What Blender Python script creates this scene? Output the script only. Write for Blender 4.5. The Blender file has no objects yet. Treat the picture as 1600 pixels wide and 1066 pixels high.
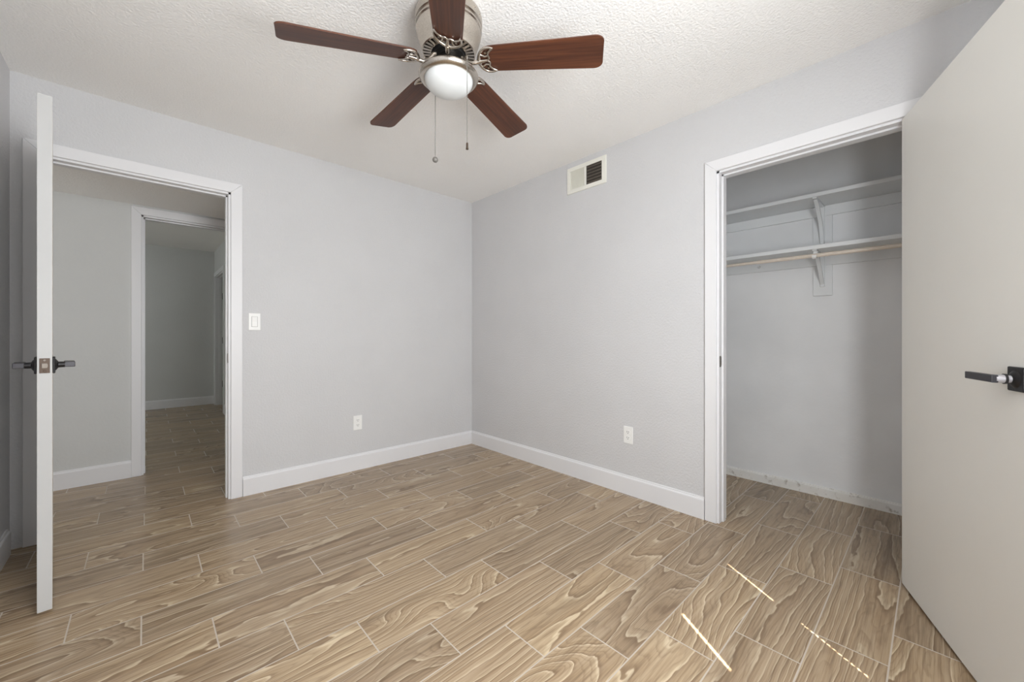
import bpy, bmesh, math, random
from mathutils import Vector, Matrix
S = bpy.context.scene
COL = S.collection
PI = math.pi
random.seed(4)

# ------------------------------------------------------------------ camera, world, lights, exposure
cd = bpy.data.cameras.new('camera')
cam = bpy.data.objects.new('camera', cd); COL.objects.link(cam)
cd.sensor_width = 36.0; cd.lens = 615.83 / 1600 * 36; cd.shift_y = -0.00485
cd.clip_start = 0.02; cd.clip_end = 100
cam.location = (-2.435, -3.207, 1.088)
cam.rotation_euler = (PI / 2, 0, math.radians(46.978 - 90))
S.camera = cam

S.view_settings.view_transform = 'Standard'
S.view_settings.look = 'None'
S.view_settings.gamma = 1.0
S.view_settings.use_curve_mapping = False
S.view_settings.exposure = 0.0
S.cycles.use_denoising = True
S.cycles.max_bounces = 14
S.cycles.diffuse_bounces = 10
S.cycles.sample_clamp_indirect = 6.0

W = bpy.data.worlds.new('sky'); S.world = W; W.use_nodes = True
W.node_tree.nodes['Background'].inputs[0].default_value = (0.55, 0.72, 1.0, 1)
W.node_tree.nodes['Background'].inputs[1].default_value = 1.0

def light(name, kind, loc, energy, color, aim=None, **kw):
    d = bpy.data.lights.new(name, kind); d.energy = energy; d.color = color
    for k, v in kw.items(): setattr(d, k, v)
    o = bpy.data.objects.new(name, d); COL.objects.link(o); o.location = loc
    if aim is not None: o.rotation_euler = Vector(aim).to_track_quat('-Z', 'Y').to_euler()
    return o

WY = -3.60            # wall behind the camera; its window is x -2.25..-0.98, z 0.9..2.03
TAN_EL = 2.03 / 1.413
light('sun', 'SUN', (-4, -8, 8), 34.0, (1.0, 0.93, 0.83), aim=(0.55, 0.835, -TAN_EL), angle=math.radians(0.25))
light('window_daylight', 'AREA', (-1.82, WY + 0.04, 1.40), 62.5, (0.955, 0.98, 1.0), aim=(0.02, 1, 0.0),
      shape='RECTANGLE', size=0.84, size_y=1.12)
light('hall_fill', 'AREA', (-4.35, 0.57, 1.45), 6.5, (1.0, 0.97, 0.93), aim=(1, 0, 0), shape='RECTANGLE', size=0.7, size_y=1.1)  # unseen lamp added to brighten the hall, no window behind it
light('far_room_fill', 'AREA', (-4.85, 3.0, 1.5), 22.0, (0.95, 1.0, 0.98), aim=(1, 0.25, 0.4), shape='RECTANGLE', size=1.4, size_y=1.1)  # added lamp out of view, lifts the brightness of the far room

# ------------------------------------------------------------------ node helpers and materials
def srgb(r, g, b):
    f = lambda c: (c / 255 / 12.92) if c / 255 <= 0.04045 else ((c / 255 + 0.055) / 1.055) ** 2.4
    return (f(r), f(g), f(b), 1)

class G:
    """small wrapper that builds a material's node tree"""
    def __init__(s, name):
        s.m = bpy.data.materials.new(name); s.m.use_nodes = True
        s.t = s.m.node_tree; s.p = s.t.nodes['Principled BSDF']
    def n(s, typ, **kw):
        x = s.t.nodes.new(typ)
        for k, v in kw.items(): setattr(x, k, v)
        return x
    def put(s, sock, v):
        if isinstance(v, bpy.types.NodeSocket): s.t.links.new(v, sock)
        elif v is not None: sock.default_value = v
    def math(s, op, a, b=None, c=None, clamp=False):
        x = s.n('ShaderNodeMath', operation=op, use_clamp=clamp)
        for i, v in enumerate((a, b, c)):
            if v is not None: s.put(x.inputs[i], v)
        return x.outputs[0]
    def comb(s, x, y, z):
        c = s.n('ShaderNodeCombineXYZ')
        for i, v in enumerate((x, y, z)): s.put(c.inputs[i], v)
        return c.outputs[0]
    def noise(s, vec, scale=1, detail=2, rough=0.5, dist=0.0):
        x = s.n('ShaderNodeTexNoise'); s.put(x.inputs['Vector'], vec)
        x.inputs['Scale'].default_value = scale; x.inputs['Detail'].default_value = detail
        x.inputs['Roughness'].default_value = rough; x.inputs['Distortion'].default_value = dist
        return x.outputs['Fac']
    def ramp(s, fac, stops, interp='LINEAR'):
        x = s.n('ShaderNodeValToRGB'); e = x.color_ramp.elements; x.color_ramp.interpolation = interp
        while len(e) < len(stops): e.new(0.5)
        for i, (p, c) in enumerate(stops): e[i].position = p; e[i].color = c
        s.put(x.inputs[0], fac); return x.outputs[0]
    def mix(s, fac, a, b, mode='MIX'):
        x = s.n('ShaderNodeMix', data_type='RGBA', blend_type=mode)
        s.put(x.inputs[0], fac); s.put(x.inputs[6], a); s.put(x.inputs[7], b); return x.outputs[2]
    def obj(s): return s.n('ShaderNodeTexCoord').outputs['Object']
    def bump(s, h, strength=0.3, dist=0.01):
        x = s.n('ShaderNodeBump'); x.inputs['Strength'].default_value = strength
        x.inputs['Distance'].default_value = dist; s.put(x.inputs['Height'], h)
        s.t.links.new(x.outputs[0], s.p.inputs['Normal'])
    def base(s, col=None, rough=0.5, metal=0.0, spec=0.5):
        s.put(s.p.inputs['Base Color'], col); s.put(s.p.inputs['Roughness'], rough)
        s.p.inputs['Metallic'].default_value = metal; s.p.inputs['Specular IOR Level'].default_value = spec
        return s.m

def paint(name, rgb, rough=0.55, tex=0.0, scale=90, mottle=0.02, spec=0.35, depth=0.004):
    g = G(name); o = g.obj()
    big = g.noise(o, 2.2, 3)
    c = srgb(*rgb); lo = tuple(x * (1 - mottle) for x in c[:3]) + (1,); hi = tuple(min(1, x * (1 + mottle)) for x in c[:3]) + (1,)
    col = g.ramp(big, [(0.3, lo), (0.7, hi)])
    if tex: g.bump(g.noise(o, scale, 3, 0.55), tex, depth)
    return g.base(col, rough, spec=spec)

M = {}
M['wall'] = paint('light_grey_wall_paint', (207, 207, 208.5), 0.6, 0.6, 80, depth=0.006)
M['hall_wall'] = paint('hall_grey_wall_paint', (206, 207, 206), 0.6, 0.4, 75)
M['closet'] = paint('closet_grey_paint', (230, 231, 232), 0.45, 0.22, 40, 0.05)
M['ceil'] = paint('textured_ceiling_paint', (244, 243, 241), 0.85, 1.0, 95, 0.01, 0.1, 0.0045)
M['trim'] = paint('white_trim_paint', (226, 226, 228), 0.38, 0.06, 30, 0.01)
M['shelf'] = paint('shelf_paint', (226, 228, 229), 0.4, 0.12, 30, 0.02)
M['door'] = paint('off_white_door_paint', (232, 231, 226), 0.42, 0.10, 45, 0.015)
M['door_edge'] = paint('darkened_door_edge_paint', (192, 192, 191), 0.5, 0.1, 40, 0.03)  # door paint darkened in colour to offset the strong light on this edge
M['plastic'] = paint('white_plastic', (240, 240, 238), 0.3, 0, 1, 0.0)
M['cream'] = paint('cream_enamel', (232, 231, 223), 0.4, 0, 1, 0.02)
g = G('worn_white_trim_paint'); o_ = g.obj()
wn_ = g.noise(o_, 26, 4, 0.65); wl_ = g.noise(o_, 6, 2)
M['worn'] = g.base(g.mix(g.math('MULTIPLY', g.math('SUBTRACT', wn_, 0.57, clamp=True), 5.0, clamp=True), g.ramp(wl_, [(0.3, srgb(228, 226, 220)), (0.7, srgb(240, 240, 238))]), srgb(150, 140, 126)), 0.45)
g.bump(wn_, 0.5, 0.004)
def flat(name, rgb, rough=0.5, metal=0.0, spec=0.5):
    g = G(name); n = g.noise(g.obj(), 60, 2)
    c = srgb(*rgb); col = g.ramp(n, [(0.3, tuple(x * .93 for x in c[:3]) + (1,)), (0.7, c)])
    return g.base(col, rough, metal, spec)
M['black'] = flat('matte_black_metal', (38, 36, 37), 0.38, 0.4)
M['grip'] = flat('charcoal_lever', (58, 56, 60), 0.35, 0.3)
M['duct'] = flat('dark_duct_metal', (52, 45, 38), 0.7)
M['bezel'] = flat('grey_plastic_gap', (168, 167, 164), 0.5)
M['slat'] = flat('tan_damper_metal', (198, 184, 164), 0.5)
M['slot'] = flat('dark_slot', (60, 60, 58), 0.6)
M['chrome'] = flat('satin_chrome', (196, 194, 198), 0.42, 0.6)
M['strike'] = flat('aged_steel', (120, 112, 104), 0.4, 0.7)
M['bronze'] = flat('bronze_latch', (82, 68, 58), 0.4, 0.6)
M['chain'] = flat('grey_chain_metal', (122, 119, 114), 0.5, 0.3)
M['rod'] = flat('cream_rod_enamel', (224, 212, 198), 0.35)
M['hub'] = flat('dark_hub_metal', (30, 29, 28), 0.5, 0.5)
M['glass'] = paint('frosted_white_glass', (218, 221, 221), 0.3, 0, 1, 0.0, 0.5)
M['blind'] = paint('white_blind_vinyl', (225, 225, 222), 0.5)
g = G('brushed_nickel'); tc = g.obj()
st = g.noise(tc, 220, 3); g.bump(st, 0.05, 0.001)
M['nickel'] = g.base(g.ramp(st, [(0.3, srgb(186, 178, 168)), (0.7, srgb(206, 199, 190))]), 0.27, 1.0)
g = G('walnut_blade'); sx = g.n('ShaderNodeSeparateXYZ'); g.put(sx.inputs[0], g.obj())
st = g.noise(g.comb(g.math('MULTIPLY', sx.outputs[0], 3.0), g.math('MULTIPLY', sx.outputs[1], 85.0), sx.outputs[2]), 1.0, 4, 0.6)
bigst = g.noise(g.comb(g.math('MULTIPLY', sx.outputs[0], 1.2), g.math('MULTIPLY', sx.outputs[1], 14.0), 3.3), 1.0, 2)
st = g.math('ADD', g.math('MULTIPLY', st, 0.55), g.math('MULTIPLY', bigst, 0.45))
M['walnut'] = g.base(g.ramp(st, [(0.33, srgb(52, 30, 23)), (0.5, srgb(76, 44, 31)), (0.66, srgb(102, 60, 39))]), 0.42, spec=0.4)

def floor_material():
    g = G('wood_look_plank_tile')
    sx = g.n('ShaderNodeSeparateXYZ'); g.put(sx.inputs[0], g.obj()); X, Y = sx.outputs[0], sx.outputs[1]
    rowf = g.math('DIVIDE', g.math('SUBTRACT', -1.505, Y), 0.2)
    row = g.math('FLOOR', rowf); fv = g.math('SUBTRACT', rowf, row)
    u = g.math('DIVIDE', g.math('SUBTRACT', X, g.math('ADD', -2.043, g.math('MULTIPLY', row, 0.2))), 0.604)
    col = g.math('FLOOR', u); fu = g.math('SUBTRACT', u, col)
    dv = g.math('MULTIPLY', g.math('MINIMUM', fv, g.math('SUBTRACT', 1.0, fv)), 0.2)
    du = g.math('MULTIPLY', g.math('MINIMUM', fu, g.math('SUBTRACT', 1.0, fu)), 0.604)
    d = g.math('MINIMUM', dv, du)
    wn = g.n('ShaderNodeTexWhiteNoise', noise_dimensions='2D'); g.put(wn.inputs['Vector'], g.comb(row, col, 0.0))
    sc = g.n('ShaderNodeSeparateColor'); g.put(sc.inputs[0], wn.outputs['Color'])
    R1, R2, R3 = sc.outputs[0], sc.outputs[1], sc.outputs[2]
    seed = g.math('MULTIPLY', R1, 57.0)
    # a slow field whose contour lines are the growth rings; some planks are cut straight, some show cathedral loops
    xs = g.math('ADD', X, g.math('MULTIPLY', R2, 31.0))
    yy = g.math('ADD', Y, g.math('MULTIPLY', R3, 17.0))
    fld = g.noise(g.comb(g.math('MULTIPLY', xs, g.math('ADD', 0.35, g.math('MULTIPLY', g.math('POWER', R1, 2.0), 1.5))), g.math('MULTIPLY', yy, 5.2), seed), 1.0, 0.6, 0.4, 0.4)
    wob = g.noise(g.comb(g.math('MULTIPLY', xs, 7.0), g.math('MULTIPLY', yy, 26.0), seed), 1.0, 2, 0.5)
    cut = g.math('MULTIPLY', g.math('POWER', R3, 1.6), 34.0)
    ph = g.math('ADD', g.math('ADD', g.math('MULTIPLY', fld, 11.0), g.math('MULTIPLY', wob, 0.7)), g.math('MULTIPLY', Y, cut))
    fr = g.math('FRACT', ph)
    fine = g.noise(g.comb(g.math('MULTIPLY', xs, 5.0), g.math('MULTIPLY', yy, 150.0), seed), 1.0, 3, 0.6)
    streak = g.noise(g.comb(g.math('MULTIPLY', xs, 1.3), g.math('MULTIPLY', yy, 30.0), seed), 1.0, 3, 0.6)
    ring = g.ramp(fr, [(0.0, srgb(205, 189, 163)), (0.05, srgb(200, 184, 157)), (0.11, srgb(178, 159, 132)), (0.40, srgb(172, 152, 125)),
                       (0.78, srgb(158, 137, 110)), (0.93, srgb(136, 115, 91)), (0.97, srgb(150, 129, 103)), (1.0, srgb(205, 189, 163))])
    ring = g.mix(0.10, ring, srgb(168, 148, 123))
    fr2 = g.math('FRACT', g.math('MULTIPLY', ph, 3.0))
    ring = g.mix(g.math('MULTIPLY', g.ramp(fr2, [(0.0, (0, 0, 0, 1)), (0.55, (0, 0, 0, 1)), (0.88, (1, 1, 1, 1)), (1.0, (0, 0, 0, 1))]), 0.38), ring, srgb(120, 99, 77))
    c = g.mix(g.math('MULTIPLY', g.math('SUBTRACT', 0.53, fine, clamp=True), 2.4, clamp=True), ring, srgb(116, 97, 77))
    c = g.mix(g.math('MULTIPLY', g.math('SUBTRACT', fine, 0.58, clamp=True), 2.0, clamp=True), c, srgb(200, 184, 158))
    c = g.mix(g.math('MULTIPLY', g.math('SUBTRACT', streak, 0.53, clamp=True), 2.4, clamp=True), c, srgb(194, 176, 150))
    c = g.mix(g.math('MULTIPLY', g.math('SUBTRACT', 0.45, streak, clamp=True), 3.2, clamp=True), c, srgb(110, 92, 72))
    tint = g.ramp(R2, [(0.0, (0.82, 0.80, 0.80, 1)), (0.5, (0.98, 0.95, 0.93, 1)), (1.0, (1.09, 1.06, 1.01, 1))])
    c = g.mix(1.0, c, tint, 'MULTIPLY')
    gm = g.math('LESS_THAN', d, 0.0024)
    c = g.mix(gm, c, srgb(186, 174, 159))
    h = g.math('ADD', g.math('SMOOTH_MIN', g.math('MULTIPLY', d, 220.0), 1.0, 0.3), g.math('MULTIPLY', fine, 0.08))
    g.bump(h, 0.35, 0.0015)
    rough = g.math('ADD', 0.27, g.math('MULTIPLY', gm, 0.4))
    return g.base(c, rough, spec=0.45)
M['floor'] = floor_material()

# ------------------------------------------------------------------ mesh helpers
def add_box(bm, x0, x1, y0, y1, z0, z1, bev=0.0, mat=None):
    c = Vector(((x0 + x1) / 2, (y0 + y1) / 2, (z0 + z1) / 2))
    r = bmesh.ops.create_cube(bm, size=1.0)
    bmesh.ops.scale(bm, vec=(abs(x1 - x0), abs(y1 - y0), abs(z1 - z0)), verts=r['verts'])
    bmesh.ops.translate(bm, vec=c, verts=r['verts'])
    vs = r['verts']
    if bev:
        es = list({e for v in vs for e in v.link_edges})
        nb = bmesh.ops.bevel(bm, geom=es, offset=bev, segments=2, affect='EDGES', profile=0.5)
        vs = list({v for f in nb['faces'] for v in f.verts} | {v for v in vs if v.is_valid})
    if mat is not None: bmesh.ops.transform(bm, matrix=mat, verts=[v for v in vs if v.is_valid])
    return bm

def box_bm(*a, **k):
    return add_box(bmesh.new(), *a, **k)

def add_tube(bm, pts, radii, seg=10, cap=True):
    pts = [Vector(p) for p in pts]
    if not hasattr(radii, '__len__'): radii = [radii] * len(pts)
    rings = []; up = None
    for i, p in enumerate(pts):
        d = (pts[min(i + 1, len(pts) - 1)] - pts[max(i - 1, 0)]).normalized()
        if up is None: up = Vector((0, 0, 1)) if abs(d.z) < 0.9 else Vector((1, 0, 0))
        a = (up - d * up.dot(d)).normalized(); b = d.cross(a); up = a
        rings.append([bm.verts.new(p + (a * math.cos(2 * PI * k / seg) + b * math.sin(2 * PI * k / seg)) * radii[i]) for k in range(seg)])
    for r0, r1 in zip(rings, rings[1:]):
        for k in range(seg): bm.faces.new((r0[k], r0[(k + 1) % seg], r1[(k + 1) % seg], r1[k]))
    if cap: bm.faces.new(rings[0][::-1]); bm.faces.new(rings[-1])
    return bm

def add_lathe(bm, prof, seg=48, loc=(0, 0, 0)):
    L = Vector(loc); rings = []
    for r, z in prof:
        if r < 1e-6: rings.append([bm.verts.new(L + Vector((0, 0, z)))])
        else: rings.append([bm.verts.new(L + Vector((r * math.cos(2 * PI * k / seg), r * math.sin(2 * PI * k / seg), z))) for k in range(seg)])
    for a, b in zip(rings, rings[1:]):
        for k in range(seg):
            q = (k + 1) % seg
            if len(a) == 1 and len(b) == 1: continue
            if len(a) == 1: bm.faces.new((a[0], b[k], b[q]))
            elif len(b) == 1: bm.faces.new((a[k], b[0], a[q]))
            else: bm.faces.new((a[k], b[k], b[q], a[q]))
    return bm

def add_prism(bm, poly, thick, mat=None):
    """poly: 2-D outline in local XY, extruded along +Z by thick, then placed by mat"""
    a = [bm.verts.new((x, y, 0)) for x, y in poly]; b = [bm.verts.new((x, y, thick)) for x, y in poly]
    bm.faces.new(a[::-1]); bm.faces.new(b)
    for i in range(len(poly)):
        j = (i + 1) % len(poly); bm.faces.new((a[i], a[j], b[j], b[i]))
    if mat is not None: bmesh.ops.transform(bm, matrix=mat, verts=a + b)
    return bm

def spline(pts, n=8):
    pts = [Vector(p) for p in pts]; out = []
    for i in range(len(pts) - 1):
        p0, p1, p2, p3 = pts[max(i - 1, 0)], pts[i], pts[i + 1], pts[min(i + 2, len(pts) - 1)]
        for k in range(n):
            t = k / n
            out.append(0.5 * ((2 * p1) + (p2 - p0) * t + (2 * p0 - 5 * p1 + 4 * p2 - p3) * t * t + (3 * p1 - p0 - 3 * p2 + p3) * t ** 3))
    out.append(pts[-1]); return out

def obj(name, bm, mat, parent=None, smooth=None):
    bmesh.ops.recalc_face_normals(bm, faces=bm.faces)
    me = bpy.data.meshes.new(name); bm.to_mesh(me); bm.free()
    me.materials.append(mat)
    if smooth:
        me.polygons.foreach_set('use_smooth', [True] * len(me.polygons))
        try: me.set_sharp_from_angle(angle=math.radians(smooth))
        except Exception: pass
    o = bpy.data.objects.new(name, me); COL.objects.link(o)
    if parent is not None: o.parent = parent
    return o
def tag(o, label=None, cat=None, group=None, kind=None):
    if label: o['label'] = label
    if cat: o['category'] = cat
    if group: o['group'] = group
    if kind: o['kind'] = kind
    return o
def thing(name, label, cat, loc=(0, 0, 0), rotz=0.0, group=None, kind=None):
    o = bpy.data.objects.new(name, None); COL.objects.link(o); o.empty_display_size = 0.1
    o.location = loc; o.rotation_euler = (0, 0, rotz)
    return tag(o, label, cat, group, kind)
def struct(name, bm, mat, label=None, smooth=None):
    return tag(obj(name, bm, mat, None, smooth), label, None, None, 'structure')
def dup(o, parent=None):
    c = o.copy(); COL.objects.link(c)
    if parent is not None: c.parent = parent
    for ch in list(o.children): dup(ch, c)
    return c

# ------------------------------------------------------------------ the setting
H = 2.44; T = 0.115           # ceiling height, partition thickness
LX = -2.935                   # wall on the left
HY = 1.02; HT = 1.135         # far side of the hall
FY = 4.70; FX = -1.61         # far room: end wall, side wall
CX = 0.94                     # back of the closet
AX0, AX1, AZ = -2.828, -2.013, 2.045    # bedroom doorway in the back wall
BY0, BY1, BZ = -3.135, -2.345, 2.045    # closet doorway in the right wall
CY0, CY1 = -3.50, -1.75       # closet side walls

struct('floor', box_bm(-5.1, 1.2, -3.8, 4.9, -0.10, 0.0), M['floor'], 'brown wood-look plank tile floor laid in a stepped offset')
struct('ceiling', box_bm(-5.1, 1.2, -3.8, 4.9, H, H + 0.1), M['ceil'], 'white textured ceiling above the bedroom')
bm = bmesh.new()
add_box(bm, LX - 2.2, AX0, 0, T, 0, H); add_box(bm, AX1, CX + T, 0, T, 0, H); add_box(bm, AX0, AX1, 0, T, AZ, H)
struct('wall_back', bm, M['wall'])
bm = bmesh.new()
add_box(bm, 0, T, BY1, 0, 0, H); add_box(bm, 0, T, WY, BY0, 0, H); add_box(bm, 0, T, BY0, BY1, BZ, H)
struct('wall_right', bm, M['wall'])
struct('wall_left', box_bm(LX - T, LX, WY, 0, 0, H), M['wall'])
bm = bmesh.new()
wx0, wx1, wz0, wz1 = -2.25, -0.98, 0.90, 2.03
add_box(bm, LX - T, wx0, WY - T, WY, 0, H); add_box(bm, wx1, CX + T, WY - T, WY, 0, H)
add_box(bm, wx0, wx1, WY - T, WY, 0, wz0); add_box(bm, wx0, wx1, WY - T, WY, wz1, H)
struct('wall_front', bm, M['wall'])
# closet shell
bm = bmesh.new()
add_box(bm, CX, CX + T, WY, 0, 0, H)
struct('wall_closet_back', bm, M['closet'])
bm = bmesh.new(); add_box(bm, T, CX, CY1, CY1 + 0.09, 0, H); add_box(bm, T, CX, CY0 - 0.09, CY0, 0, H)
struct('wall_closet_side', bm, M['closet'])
# hall shell, with a dropped ceiling
OX0, OX1, OZ = -2.450, -1.66, 2.034       # doorway from the hall into the far room
bm = bmesh.new()
add_box(bm, LX - 2.1, OX0, HY, HT, 0, H); add_box(bm, OX1, 0.2, HY, HT, 0, H); add_box(bm, OX0, OX1, HY, HT, OZ, H)
struct('wall_hall', bm, M['hall_wall'])
struct('ceiling_hall', box_bm(LX - 1.6, -0.5, T, HY, 2.108, 2.14), M['ceil'], 'dropped ceiling of the hall beyond the open door')
bm = bmesh.new(); add_box(bm, -4.6, -4.5, T, HY, 0, H); add_box(bm, -0.6, -0.5, T, HY, 0, H)
struct('wall_hall_end', bm, M['hall_wall'])
# far room shell
struct('wall_far_back', box_bm(-5.0, -0.3, FY, FY + 0.1, 0, H), M['hall_wall'])
bm = bmesh.new(); fy0, fy1, fz = 3.64, 4.535, 2.02
add_box(bm, FX, FX + T, HT, fy0, 0, H); add_box(bm, FX, FX + T, fy1, FY, 0, H); add_box(bm, FX, FX + T, fy0, fy1, fz, H)
struct('wall_far_right', bm, M['hall_wall'])
struct('wall_beyond_far_room', box_bm(-0.4, -0.3, HT, FY, 0, H), M['hall_wall'])
struct('wall_far_left', box_bm(-5.05, -4.95, HT, FY, 0, H), M['hall_wall'])

# baseboards: one moulded profile swept along a straight run
def baseboard(name, p0, p1, normal, h=0.13, t=0.015, mat='trim'):
    p0, p1, nrm = Vector((p0[0], p0[1], 0)), Vector((p1[0], p1[1], 0)), Vector((normal[0], normal[1], 0))
    prof = [(0, 0), (t, 0), (t, h * .86), (t * .85, h * .90), (t * .55, h * .93), (t * .5, h * .965), (t * .35, h), (0, h)]
    bm = bmesh.new()
    a = [bm.verts.new(p0 + nrm * d + Vector((0, 0, z))) for d, z in prof]; b = [bm.verts.new(p1 + nrm * d + Vector((0, 0, z))) for d, z in prof]
    bm.faces.new(a); bm.faces.new(b[::-1])
    for i in range(len(prof)):
        j = (i + 1) % len(prof); bm.faces.new((a[i], b[i], b[j], a[j]))
    return struct(name, bm, M[mat])
CW = 0.064                      # casing width
baseboard('baseboard_back', (AX1 + CW + 0.003, 0), (-0.0, 0), (0, -1))
baseboard('baseboard_right', (0, BY1 + CW + 0.004), (0, -0.015), (-1, 0))
baseboard('baseboard_left', (LX, -0.07), (LX, WY), (1, 0))
baseboard('baseboard_hall', (OX0 - 0.058, HY), (-4.5, HY), (0, -1))
baseboard('baseboard_far_back', (-4.95, FY), (FX, FY), (0, -1))
baseboard('baseboard_far_right', (FX, HT), (FX, fy0 - 0.07), (-1, 0))
baseboard('baseboard_closet', (CX, CY0), (CX, CY1), (-1, 0), 0.064, 0.024, 'worn')

def frame_mesh(u0, u1, top, thick, cw, out=0.016, jt=0.018, floor_gap=0.0, both=True):
    """door frame in local axes: u along the wall, v through it (0 = room face, +v into the wall), z up"""
    bm = bmesh.new()
    rv = 0.006
    for v0, v1 in ([(-out, 0.0), (thick, thick + out)] if both else [(-out, 0.0)]):
        # flat casing with an eased inner bead, mitred at the corners
        a0, a1, zt = u0 - cw, u1 + cw, top + cw
        for quad in ([(a0, 0), (u0 + 0 - rv * 0, 0), (u0, top), (a0, zt)], [(u1, 0), (a1, 0), (a1, zt), (u1, top)], [(u0, top), (u1, top), (a1, zt), (a0, zt)]):
            bb = bmesh.new()
            lo = [bb.verts.new((u, v0, z)) for u, z in quad]; hi = [bb.verts.new((u, v1, z)) for u, z in quad]
            bb.faces.new(lo); bb.faces.new(hi[::-1])
            for i in range(4):
                j = (i + 1) % 4; bb.faces.new((lo[i], hi[i], hi[j], lo[j]))
            bmesh.ops.recalc_face_normals(bb, faces=bb.faces)
            es = [e for e in bb.edges if all(abs(w.co.y - (v0 if v0 < 0 else v1)) < 1e-6 for w in e.verts)]
            bmesh.ops.bevel(bb, geom=es, offset=0.003, segments=2, affect='EDGES', profile=0.5)
            tm = bpy.data.meshes.new('tmp'); bb.to_mesh(tm); bb.free(); bm.from_mesh(tm); bpy.data.meshes.remove(tm)
    j0 = 0.0005
    # jamb boards, set back behind the casing by a reveal, and the stop strip
    add_box(bm, u0 - 0.002, u0 + jt - 0.006, 0.0, thick, 0, top + 0.002); add_box(bm, u1 - jt + 0.006, u1 + 0.002, 0.0, thick, 0, top + 0.002)
    add_box(bm, u0, u1, 0.0, thick, top - jt + 0.006, top + 0.002)
    s0, s1, sd = 0.042, 0.078, 0.009
    add_box(bm, u0 + 0.012, u0 + 0.012 + sd, s0, s1, 0, top - 0.012); add_box(bm, u1 - 0.012 - sd, u1 - 0.012, s0, s1, 0, top - 0.012)
    add_box(bm, u0 + 0.012, u1 - 0.012, s0, s1, top - 0.012 - sd, top - 0.012)
    return bm
def place(bm, mat):
    bmesh.ops.transform(bm, matrix=mat, verts=bm.verts); return bm

trim_1 = struct('trim_1', frame_mesh(AX0, AX1, AZ, T, CW), M['trim'], 'white casing and jamb of the bedroom doorway')
# wall at x=0: u -> -y ... local u=y, v=+x
MB = Matrix(((0, 1, 0, 0), (1, 0, 0, 0), (0, 0, 1, 0), (0, 0, 0, 1)))
trim_2 = struct('trim_2', place(frame_mesh(BY0, BY1, BZ, T, CW), MB), M['trim'], 'white casing and jamb of the closet doorway')
MH = Matrix.Translation((0, HY, 0))
trim_3 = struct('trim_3', place(frame_mesh(OX0, OX1, OZ, T, 0.058), MH), M['trim'], 'white casing of the doorway across the hall')
MF = Matrix(((0, 1, 0, FX), (1, 0, 0, 0), (0, 0, 1, 0), (0, 0, 0, 1)))
trim_4 = struct('trim_4', place(frame_mesh(fy0, fy1, fz, T, 0.065), MF), M['trim'], 'white casing of the small door at the end of the far room')

# strike plates in the jambs
def strike(parent, mat4, m, name='strike_plate'):
    bm = bmesh.new(); n = 14
    poly = []
    for k in range(n + 1):
        a = -PI / 2 + PI * k / n; poly.append((0.012 * math.cos(a) - 0.0, 0.020 * math.sin(a) + (0.012 if math.sin(a) > 0 else -0.012)))
    poly += [(-0.016, 0.032), (-0.016, -0.032)]
    add_prism(bm, poly, 0.002, mat4)
    return obj(name, bm, m, parent)
# local x -> into the wall, y -> up, z -> out of the jamb
strike(trim_2, Matrix(((1, 0, 0, 0.020), (0, 0, -1, BY1 - 0.012), (0, 1, 0, 0.94), (0, 0, 0, 1))), M['strike'])
strike(trim_1, Matrix(((0, 0, -1, AX1 - 0.012), (1, 0, 0, 0.022), (0, 1, 0, 0.94), (0, 0, 0, 1))), M['strike'])

# ------------------------------------------------------------------ doors (local: hinge edge at origin, leaf along +x, thickness 0..+y or -y)
def lever(parent, x, z, face_y, out, toward, tone, reach=0.060):
    """lever handle: square rosette, neck, lever blade pointing toward (+1/-1 along x). out = +1/-1 direction along y"""
    h = obj('lever_handle', box_bm(x - 0.033, x + 0.033, face_y, face_y + out * 0.008, z - 0.033, z + 0.033, bev=0.003), M['black'], parent)
    y = face_y; bm = bmesh.new()
    def ring(pts): add_tube(bm, [(x, y + out * d, z) for d, r in pts], [r for d, r in pts], 24)
    ring([(0.006, 0.026), (0.011, 0.021), (0.016, 0.0125), (0.0165, 0.008)])
    obj('rose_boss', bm, M['black'], h, 40)
    if tone:
        bm = bmesh.new(); ring([(0.012, 0.0098), (0.026, 0.0098)]); ring([(0.029, 0.0115), (reach - 0.010, 0.0115)])
        obj('neck', bm, M['chrome'], h, 40)
        bm = bmesh.new(); ring([(0.0245, 0.0098), (0.0245, 0.0140), (0.0290, 0.0140), (0.0290, 0.0115)])
        obj('neck_ring', bm, M['black'], h, 40)
        d0, d1 = reach - 0.014, reach
    else:
        bm = bmesh.new(); ring([(0.012, 0.0125), (0.034, 0.0115)])
        obj('neck', bm, M['black'], h, 40)
        d0, d1 = 0.032, reach
    bm = bmesh.new(); x0, x1 = x - toward * 0.010, x + toward * 0.120
    add_box(bm, min(x0, x1), max(x0, x1), min(y + out * d0, y + out * d1), max(y + out * d0, y + out * d1), z - 0.0105, z + 0.0105, bev=0.002)
    obj('lever_grip', bm, M['grip'], h)
    return h
def leaf(name, label, mat, w, loc, ang, side, h=2.02, gap=0.012, th=0.035, tone=False, both=True, handle_z=0.965, toward=-1, outs=(1, -1), reach=0.062, back=0.062):
    """side +1: the leaf's thickness lies on local +y of the hinge line"""
    y0, y1 = (0, th) if side > 0 else (-th, 0)
    t = thing(name, label, None, loc, ang, kind='structure')
    obj('door_leaf', box_bm(0.004, w, y0, y1, gap, gap + h, bev=0.0015), mat, t)
    for o_ in outs:
        lever(t, w - back, handle_z, y1 if o_ > 0 else y0, o_, toward, tone, reach)
    return t, y0, y1

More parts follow.
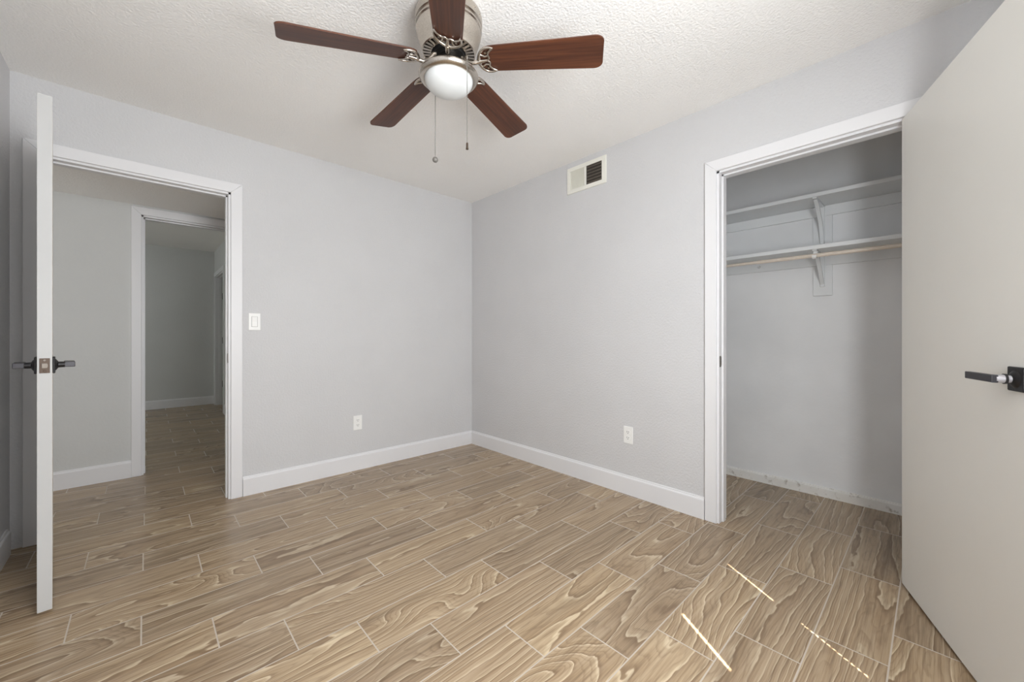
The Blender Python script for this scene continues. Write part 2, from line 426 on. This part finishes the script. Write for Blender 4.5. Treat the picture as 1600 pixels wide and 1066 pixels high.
# bedroom door, swung open nearly edge-on: hinge at the doorway's left jamb
hx, hy = -2.788, -0.020
ex, ey = -2.700, -0.833
angA = math.atan2(ey - hy, ex - hx); wA = math.hypot(ex - hx, ey - hy)
door_1, y0, y1 = leaf('door_1', 'white bedroom door standing open, seen on its narrow edge', M['door'], wA, (hx, hy, 0), angA, -1, th=0.039, handle_z=0.972)
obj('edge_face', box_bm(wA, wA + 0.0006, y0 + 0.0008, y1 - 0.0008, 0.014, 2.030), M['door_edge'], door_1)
zc = 0.972
lp = obj('latch_plate', box_bm(wA + 0.0004, wA + 0.0022, (y0 + y1) / 2 - 0.0135, (y0 + y1) / 2 + 0.0135, zc - 0.029, zc + 0.029, bev=0.0006), M['bronze'], door_1)
bm = bmesh.new(); ym = (y0 + y1) / 2
add_prism(bm, [(-0.007, -0.009), (0.006, -0.009), (0.008, -0.004), (0.008, 0.004), (0.006, 0.009), (-0.007, 0.009)], 0.009,
          Matrix(((0, 0, 1, wA + 0.001), (1, 0, 0, ym), (0, 1, 0, zc), (0, 0, 0, 1))))
obj('latch_bolt', bm, M['strike'], lp)
for dz in (-0.021, 0.021):
    bm = bmesh.new(); add_tube(bm, [(wA + 0.002, ym, zc + dz), (wA + 0.0032, ym, zc + dz)], [0.0045, 0.0035], 12)
    obj('screw', bm, M['strike'] if dz > 0 else M['bronze'], lp)

# closet door, open into the bedroom at the right edge of the view
hx, hy = -0.016, -3.109
dx, dy = -0.9415, -0.3369
angB = math.atan2(dy, dx)
door_2, y0, y1 = leaf('door_2', 'plain off-white closet door standing open at the edge of the view', M['door'], 0.799, (hx, hy, 0), angB, 1, tone=True, handle_z=0.972, outs=(-1,), reach=0.056, back=0.048)
lever(door_2, 0.799 - 0.048, 0.972, y1, 1, -1, True)

# small closed door at the end of the far room
door_3 = thing('door_3', 'white door on black hinges, opened out of the room beyond the hall', None, (FX, 0, 0), 0, kind='structure')
obj('door_leaf', box_bm(T + 0.022, T + 0.85, fy1 - 0.060, fy1 - 0.026, 0.01, fz - 0.016, bev=0.002), M['door'], door_3)
for z in (0.33, 1.02, 1.72):
    obj('hinge', box_bm(0.082, T + 0.022, fy1 - 0.026, fy1 - 0.0118, z - 0.05, z + 0.05, bev=0.002), M['black'], door_3)

# window behind the camera, with blinds whose joints let thin lines of sun through
win = thing('window_1', 'window behind the camera', None, (0, 0, 0), kind='structure')
bm = bmesh.new()
for a in ((wx0, wx0 + .03, wz0, wz1), (wx1 - .03, wx1, wz0, wz1), (wx0, wx1, wz0, wz0 + .03), (wx0, wx1, wz1 - .03, wz1)):
    add_box(bm, a[0], a[1], WY - 0.09, WY - 0.05, a[2], a[3])
obj('window_frame', bm, M['trim'], win)
obj('window_sill', box_bm(wx0 - 0.03, wx1 + 0.03, WY - 0.001, WY + 0.012, wz0 - 0.035, wz0 - 0.005, bev=0.003), M['trim'], win)
s1, s2 = -1.124, -1.620
def blind_panel(x0, x1):
    bm = bmesh.new(); n = 32; p = (wz1 - wz0) / n
    for k in range(n):
        z = wz0 + p * (k + .5)
        m = Matrix.Translation(((x0 + x1) / 2, WY - 0.035, z)) @ Matrix.Rotation(math.radians(78), 4, 'X')
        add_box(bm, -(x1 - x0) / 2, (x1 - x0) / 2, -0.0235, 0.0235, -0.0008, 0.0008, mat=m)
    return bm
obj('blind', blind_panel(wx0, s2 - 0.007), M['blind'], win)
obj('blind', blind_panel(s2 + 0.007, s1 - 0.0045), M['blind'], win)
obj('blind', blind_panel(s1 + 0.0045, wx1), M['blind'], win)
bm = bmesh.new()
zr0, zr1 = 1.372, 1.530
add_box(bm, wx0, wx1, WY - 0.062, WY - 0.044, zr0, zr1)                 # meeting rail
add_box(bm, s2 - 0.03, s2 + 0.03, WY - 0.062, WY - 0.044, wz0, zr0)
k = 0; z = wz0
while z < zr0 - 0.012:                                                  # ladder tape crossing the lower joint
    add_box(bm, s1 - 0.02, s1 + 0.02, WY - 0.063, WY - 0.061, z, z + 0.011); z += 0.030
obj('meeting_rail', bm, M['trim'], win)

# ------------------------------------------------------------------ ceiling fan
fx, fy = -1.494, -1.808
fan = thing('ceiling_fan', 'brushed nickel ceiling fan with five walnut blades and a frosted bowl light', 'ceiling fan', (fx, fy, H))
bm = add_lathe(bmesh.new(), [(0, 0), (.130, 0), (.138, -.006), (.1405, -.014), (.1405, -.038), (.1385, -.043), (.1320, -.047), (.1320, -.053), (.1385, -.058),
     (.1385, -.064), (.1335, -.068), (.1330, -.073), (.1365, -.077), (.134, -.086), (.128, -.108), (.120, -.132), (.1145, -.148), (.1125, -.156), (.1115, -.162), (.1075, -.165), (.105, -.162), (.105, -.150)], 64)
hous = obj('motor_housing', bm, M['nickel'], fan, 35)
for a in (2.35, 2.62):
    bm = bmesh.new(); add_tube(bm, [(.139 * math.cos(a + 2.6), .139 * math.sin(a + 2.6), -.024), (.1425 * math.cos(a + 2.6), .1425 * math.sin(a + 2.6), -.024)], [.004, .003], 12)
    obj('screw', bm, M['nickel'], hous, 40)
bm = bmesh.new()
for k in range(34):
    m = Matrix.Rotation(2 * PI * k / 34, 4, 'Z')
    add_box(bm, .074, .107, -.0052, .0052, -.166, -.158, mat=m)
add_lathe(bm, [(.0735, -.150), (.0775, -.150), (.0775, -.167), (.0735, -.167), (.0735, -.150)], 48)
obj('vent_ring', bm, M['nickel'], fan, 30)
bm = add_lathe(bmesh.new(), [(0, -.140), (.106, -.140), (.106, -.148), (.072, -.149), (.070, -.166), (.066, -.176), (.05, -.178), (0, -.178)], 48)
obj('flywheel', bm, M['hub'], fan, 35)
# light kit
bm = add_lathe(bmesh.new(), [(0, -.165), (.040, -.165), (.043, -.170), (.0430, -.216), (.047, -.224), (.068, -.230), (.092, -.2355), (.110, -.243), (.1215, -.251), (.125, -.258), (.1235, -.265), (.116, -.272), (.106, -.276), (.1015, -.275), (.1005, -.268), (0, -.262)], 64)
fit = obj('light_fitter', bm, M['nickel'], fan, 35)
prof = [(.1005, -.268)] + [(.1005 * math.cos(a), -.274 - .058 * math.sin(a)) for a in [i * PI / 2 / 14 for i in range(15)]]
prof[-1] = (0, prof[-1][1])
obj('glass_bowl', add_lathe(bmesh.new(), prof, 64), M['glass'], fan, 60)
# blades
BR, WT, WR, PITCH, ZB = .638, .140, .113, -.232, -.190
DROOPS = (.063, .024, .045, .130, .150)
def blade_bm():
    bm = bmesh.new(); pl = []
    def w(r): return (WR + (WT - WR) * (r - .18) / (BR - .18)) / 2
    rc = .034
    for k in range(7):                                # tip, upper corner
        a = k / 6 * PI / 2; pl.append((BR - rc + rc * math.cos(a) + .003 * math.sin(2 * a), (w(BR) - rc) + rc * math.sin(a)))
    up = pl[:]
    body = [(BR * .72, w(BR * .72)), (BR * .5, w(BR * .5)), (.21, w(.21))]
    root = [(.180, w(.18) * .985), (.160, w(.18) * .90), (.146, w(.18) * .72), (.139, w(.18) * .40)]
    top = up + body + root
    poly = top + [(x, -y) for x, y in top[::-1]]
    # slightly bowed tip
    add_prism(bm, poly, .0055, Matrix.Translation((0, 0, -.00275)))
    return bm
def iron_bm():
    bm = bmesh.new(); z = -.0075
    outer = spline([(.200, .0500, z), (.182, .0540, z), (.160, .0500, z), (.143, .0345, z - .002), (.134, .0150, z - .004), (.131, 0, z - .005),
                    (.134, -.0150, z - .004), (.143, -.0345, z - .002), (.160, -.0500, z), (.182, -.0540, z), (.200, -.0500, z)], 6)
    n = len(outer) - 1
    add_tube(bm, outer, [.0035 + .0030 * math.sin(PI * i / n) for i in range(n + 1)], 8)
    inner = spline([(.200, .0500, z), (.186, .0420, z), (.174, .0260, z), (.1775, .0110, z), (.170, 0, z), (.1775, -.0110, z), (.174, -.0260, z), (.186, -.0420, z), (.200, -.0500, z)], 6)
    add_tube(bm, inner, .0045, 8)
    add_tube(bm, [(.131, 0, z - .005), (.152, 0, z - .002), (.171, 0, z)], [.0095, .0065, .0055], 8)
    for s in (1, -1):
        add_tube(bm, [(.141, s * .028, z - .001), (.160, s * .017, z), (.175, s * .020, z)], .0042, 8)
        add_tube(bm, [(.166, s * .034, z - .003), (.166, s * .034, z + .004)], [.0050, .0055], 10)
    arm = spline([(.136, 0, z - .005), (.122, 0, z - .009), (.106, 0, z - .010), (.090, 0, z - .003), (.076, 0, z + .010), (.066, 0, z + .022), (.056, 0, z + .028)], 6)
    add_tube(bm, arm, [.0090 - .0001 * min(i, 10) for i in range(len(arm))], 10)
    return bm
proto = obj('blade', blade_bm(), M['walnut'], fan)
obj('blade_iron', iron_bm(), M['nickel'], proto, 50)
for k in range(5):
    b = proto if k == 0 else dup(proto, fan)
    b.matrix_local = Matrix.Translation((0, 0, ZB)) @ Matrix.Rotation(-.927 + 2 * PI * k / 5, 4, 'Z') @ Matrix.Rotation(math.atan(DROOPS[k]), 4, 'Y') @ Matrix.Rotation(PITCH, 4, 'X')
# pull chains: hang from the fitter, one behind the bowl and one in front
Fv = Vector((math.cos(.81992), math.sin(.81992), 0)); Rv = Vector((math.sin(.81992), -math.cos(.81992), 0))
def chain(off, ztop, zbot, fob, label):
    bm = bmesh.new(); n = 40
    add_tube(bm, [(off.x, off.y, ztop), (off.x, off.y, zbot)], .0012, 6)
    m = int((ztop - zbot) / .0065)
    for i in range(m):
        z = ztop - (i + .5) * .0065
        add_tube(bm, [(off.x, off.y, z + .0015), (off.x, off.y, z), (off.x, off.y, z - .0015)], [.0012, .0020, .0012], 6)
    c = obj('pull_chain', bm, M['chain'], fan)
    if fob == 'ball':
        pr = [(0, .0125)] + [(.0125 * math.cos(a), .0125 * math.sin(a)) for a in [PI / 2 - PI * i / 14 for i in range(1, 14)]] + [(0, -.0125)]
        tag(obj('chain_fob', add_lathe(bmesh.new(), pr, 24, (off.x, off.y, zbot - .0125)), M['chain'], c, 60), 'round disc-like chrome ball fob')
    else:
        b2 = add_lathe(bmesh.new(), [(0, 0), (.003, 0), (.0042, -.003), (.0042, -.018), (.005, -.022), (.0056, -.026), (.004, -.027), (0, -.027)], 16, (off.x, off.y, zbot))
        tag(obj('chain_fob', b2, M['bronze'], c, 40), 'small bell-shaped fob')
    # little guide where the chain leaves the fitter
    bm = bmesh.new(); q = off.normalized()
    add_tube(bm, [q * .060 + Vector((0, 0, ztop + .012)), Vector((off.x, off.y, ztop + .012)), Vector((off.x, off.y, ztop))], [.003, .003, .0026], 8)
    obj('chain_guide', bm, M['nickel'], c, 50)
chain(Rv * -.077 + Fv * .100, -.240, -.550, 'ball', '')
chain(Rv * .088 + Fv * -.095, -.250, -.582, 'bell', '')

# ------------------------------------------------------------------ air vent on the right wall (local: u along -y, z up, out = -x)
vy0, vy1, vz0, vz1 = -1.597, -1.242, 2.195, 2.395
vent = thing('air_vent', 'cream metal air register high on the wall near the ceiling', 'vent', (0, (vy0 + vy1) / 2, (vz0 + vz1) / 2))
hw, hh = (vy1 - vy0) / 2, (vz1 - vz0) / 2
ym_ = -1.414 - (vy0 + vy1) / 2
bm = bmesh.new()
e = .030
for a in ((-hw, hw, hh - e, hh), (-hw, hw, -hh, -hh + e)): add_box(bm, -.010, 0, a[0], a[1], a[2], a[3])
for a in ((hw - e, hw), (-hw, -hw + e + .006), (ym_ - .009, ym_ + .009)): add_box(bm, -.010, 0, a[0], a[1], -hh + e, hh - e)
bmesh.ops.bevel(bm, geom=[x for x in bm.edges if all(v.co.x < -.009 for v in x.verts) and (any(abs(abs(v.co.y) - hw) < 1e-4 or abs(abs(v.co.z) - hh) < 1e-4 for v in x.verts))], offset=.002, segments=2, affect='EDGES')
obj('vent_frame', bm, M['cream'], vent)
obj('duct_opening', box_bm(-.0012, -.0004, -hw + e + .006, ym_ - .009, -hh + e, hh - e), M['duct'], vent)
bm = bmesh.new(); n = 15; a0, a1 = ym_ + .009, hw - e
for k in range(n):
    y = a0 + (a1 - a0) * (k + .5) / n
    add_box(bm, -.0035, .0035, -.0006, .0006, -hh + e, hh - e, mat=Matrix.Translation((-.0045, y, 0)) @ Matrix.Rotation(math.radians(58), 4, 'Z'))
add_box(bm, -.0012, -.0004, a0, a1, -hh + e, hh - e)
tag(obj('louver_bank', bm, M['cream'], vent), 'closed vertical louvers')
bm = bmesh.new(); a0, a1 = -hw + e + .006, ym_ - .009; n = 13
for k in range(n):
    y = a0 + (a1 - a0) * (k + .5) / n
    add_box(bm, -.0035, .0035, -.0005, .0005, -hh + e, hh - e, mat=Matrix.Translation((-.0050, y, 0)) @ Matrix.Rotation(math.radians(-43), 4, 'Z'))
tag(obj('louver_bank', bm, M['duct'], vent), 'open louvers with the dark duct behind')
bm = bmesh.new()
for k in range(6):
    z = -hh + e + (2 * hh - 2 * e) * (k + .5) / 6
    add_box(bm, -.003, -.0012, a0, a1, z - .0045, z + .0045)
obj('damper_slats', bm, M['slat'], vent)

# ------------------------------------------------------------------ switch and outlets (local: face toward -y)
def plate_bm(w, h, t=.006):
    return box_bm(-w / 2, w / 2, -t, 0, -h / 2, h / 2, bev=.002)
def screw(parent, z):
    bm = bmesh.new(); add_tube(bm, [(0, -.005, z), (0, -.0068, z)], [.0035, .003], 12); obj('screw', bm, M['plastic'], parent)
sw = thing('light_switch', 'white rocker light switch on the wall beside the bedroom doorway', 'light switch', (-1.878, 0, 1.187))
obj('wall_plate', plate_bm(.070, .116), M['plastic'], sw)
bm = box_bm(-.018, .018, -.0068, -.004, -.036, .036); obj('rocker_bezel', bm, M['bezel'], sw)
bm = bmesh.new(); add_prism(bm, [(-.034, 0), (.034, 0), (.034, .0075), (0, .0045), (-.034, .0055)], .031, Matrix(((0, 0, 1, -.0155), (0, -1, 0, -.0045), (1, 0, 0, 0), (0, 0, 0, 1))))
obj('rocker', bm, M['plastic'], sw)
screw(sw, .048); screw(sw, -.048)
def outlet(label, loc, rot):
    o = thing('wall_outlet', label, 'outlet', loc, rot)
    obj('wall_plate', plate_bm(.070, .116), M['plastic'], o)
    for s in (1, -1):
        poly = []
        for k in range(24):
            a = 2 * PI * k / 24; poly.append((max(-.0155, min(.0155, .0175 * math.cos(a))), .0145 * math.sin(a)))
        bm = bmesh.new(); add_prism(bm, poly, .0025, Matrix(((1, 0, 0, 0), (0, 0, -1, -.0055), (0, 1, 0, s * .0195), (0, 0, 0, 1))))
        rc = obj('receptacle', bm, M['plastic'], o)
        bm = bmesh.new()
        for xx, hh_ in ((-.0063, .0045), (.0063, .0037)): add_box(bm, xx - .0013, xx + .0013, -.0086, -.0078, s * .0195 + .003 - hh_, s * .0195 + .003 + hh_)
        add_tube(bm, [(0, -.0078, s * .0195 - .0075), (0, -.0086, s * .0195 - .0075)], .0026, 10)
        obj('socket_slots', bm, M['slot'], rc)
    screw(o, 0)
    return o
outlet('white duplex outlet low on the wall that has the light switch', (-1.164, 0, .383), 0)
outlet('white duplex outlet low on the wall between the corner and the closet', (0, -1.772, .408), -PI / 2)

# ------------------------------------------------------------------ closet fittings
YB = -2.690          # bracket line
by0, by1 = CY0, CY1
SX = .660            # shelf front
def shelf(label, z0, z1):
    return tag(obj('closet_shelf', box_bm(SX, CX, by0 + .001, by1 - .001, z0, z1, bev=.002), M['shelf']), label, 'shelf', 'closet shelves')
shelf('upper white painted shelf across the closet, empty', 1.968, 1.992)
shelf('lower white painted shelf in the closet just above the hanging rod', 1.637, 1.662)
def batten(label, y0_, y1_, z0, z1, t=.018):
    return tag(obj('wall_batten', box_bm(CX - t, CX, y0_, y1_, z0, z1, bev=.0015), M['shelf']), label, 'batten', 'painted battens on the closet wall')
batten('long painted batten running under the upper closet shelf', by0 + .002, by1 - .002, 1.900, 1.967)
batten('short upright batten between the two closet shelves', YB - .052, YB + .052, 1.6625, 1.8995, .016)
batten('long painted batten running under the lower closet shelf, behind the rod', by0 + .002, by1 - .002, 1.566, 1.636)
b = batten('short board on the closet wall below the rod bracket', YB - .052, YB + .052, 1.362, 1.5655, .016)
rod = thing('closet_rod', 'cream metal hanging rod under the lower closet shelf', 'closet rod', (SX + .005, 0, 1.597))
bm = bmesh.new(); add_tube(bm, [(0, by0 + .001, 0), (0, -2.37, 0)], .0125, 18); obj('outer_tube', bm, M['rod'], rod, 40)
bm = bmesh.new(); add_tube(bm, [(0, -2.39, 0), (0, by1 - .001, 0)], .0100, 18); obj('inner_tube', bm, M['rod'], rod, 40)

def bracket(label, ztop, with_hook, drop):
    t = thing('shelf_bracket', label, 'bracket', (CX - .0165, YB, ztop), group='shelf brackets in the closet')
    # local x = 0 at the batten, -x toward the room
    obj('wall_leg', box_bm(-.010, 0, -.012, .012, -drop, -.001, bev=.002), M['shelf'], t)
    obj('shelf_leg', box_bm(-.262, 0, -.012, .012, -.010, -.001, bev=.002), M['shelf'], t)
    bm = bmesh.new()
    pts = spline([(-.225, 0, -.010), (-.17, 0, -.040), (-.10, 0, -.095), (-.045, 0, -.155), (-.006, 0, -drop + .02)], 6)
    for p0, p1 in zip(pts, pts[1:]):
        d = (p1 - p0); a = math.atan2(d.z, d.x)
        add_box(bm, -d.length * .1, d.length * 1.1, -.010, .010, -.006, .006, mat=Matrix.Translation(p0) @ Matrix.Rotation(-a, 4, 'Y'))
    obj('brace', bm, M['shelf'], t)
    if with_hook:
        bm = bmesh.new(); c = Vector((SX + .005 - (CX - .0165), 0, 1.597 - ztop)); 
        hp = [c + Vector((.0165 * math.cos(a), 0, .0165 * math.sin(a))) for a in [math.radians(d) for d in range(20, -200, -20)]]
        hp = [Vector((-.225, 0, -.008)), Vector((c.x + .024, 0, c.z + .016))] + hp
        for p0, p1 in zip(hp, hp[1:]):
            d = (p1 - p0); a = math.atan2(d.z, d.x)
            add_box(bm, -d.length * .15, d.length * 1.15, -.011, .011, -.0032, .0032, mat=Matrix.Translation(p0) @ Matrix.Rotation(-a, 4, 'Y'))
        obj('rod_hook', bm, M['plastic'], t)
    return t
bracket('white curved bracket holding up the upper closet shelf', 1.968, False, .285)
bracket('white bracket with a hook carrying the closet rod', 1.637, True, .215)
bm = bmesh.new(); add_lathe(bm, [(0, 0), (.011, 0), (.011, .004), (.006, .010), (.0045, .022), (.006, .028), (0, .030)], 14)
bmesh.ops.transform(bm, matrix=Matrix.Translation((CX - .018, -2.315, 1.603)) @ Matrix.Rotation(-PI / 2, 4, 'Y'), verts=bm.verts)
tag(obj('coat_peg', bm, M['shelf'], None, 40), 'small white peg on the batten under the lower closet shelf', 'peg')
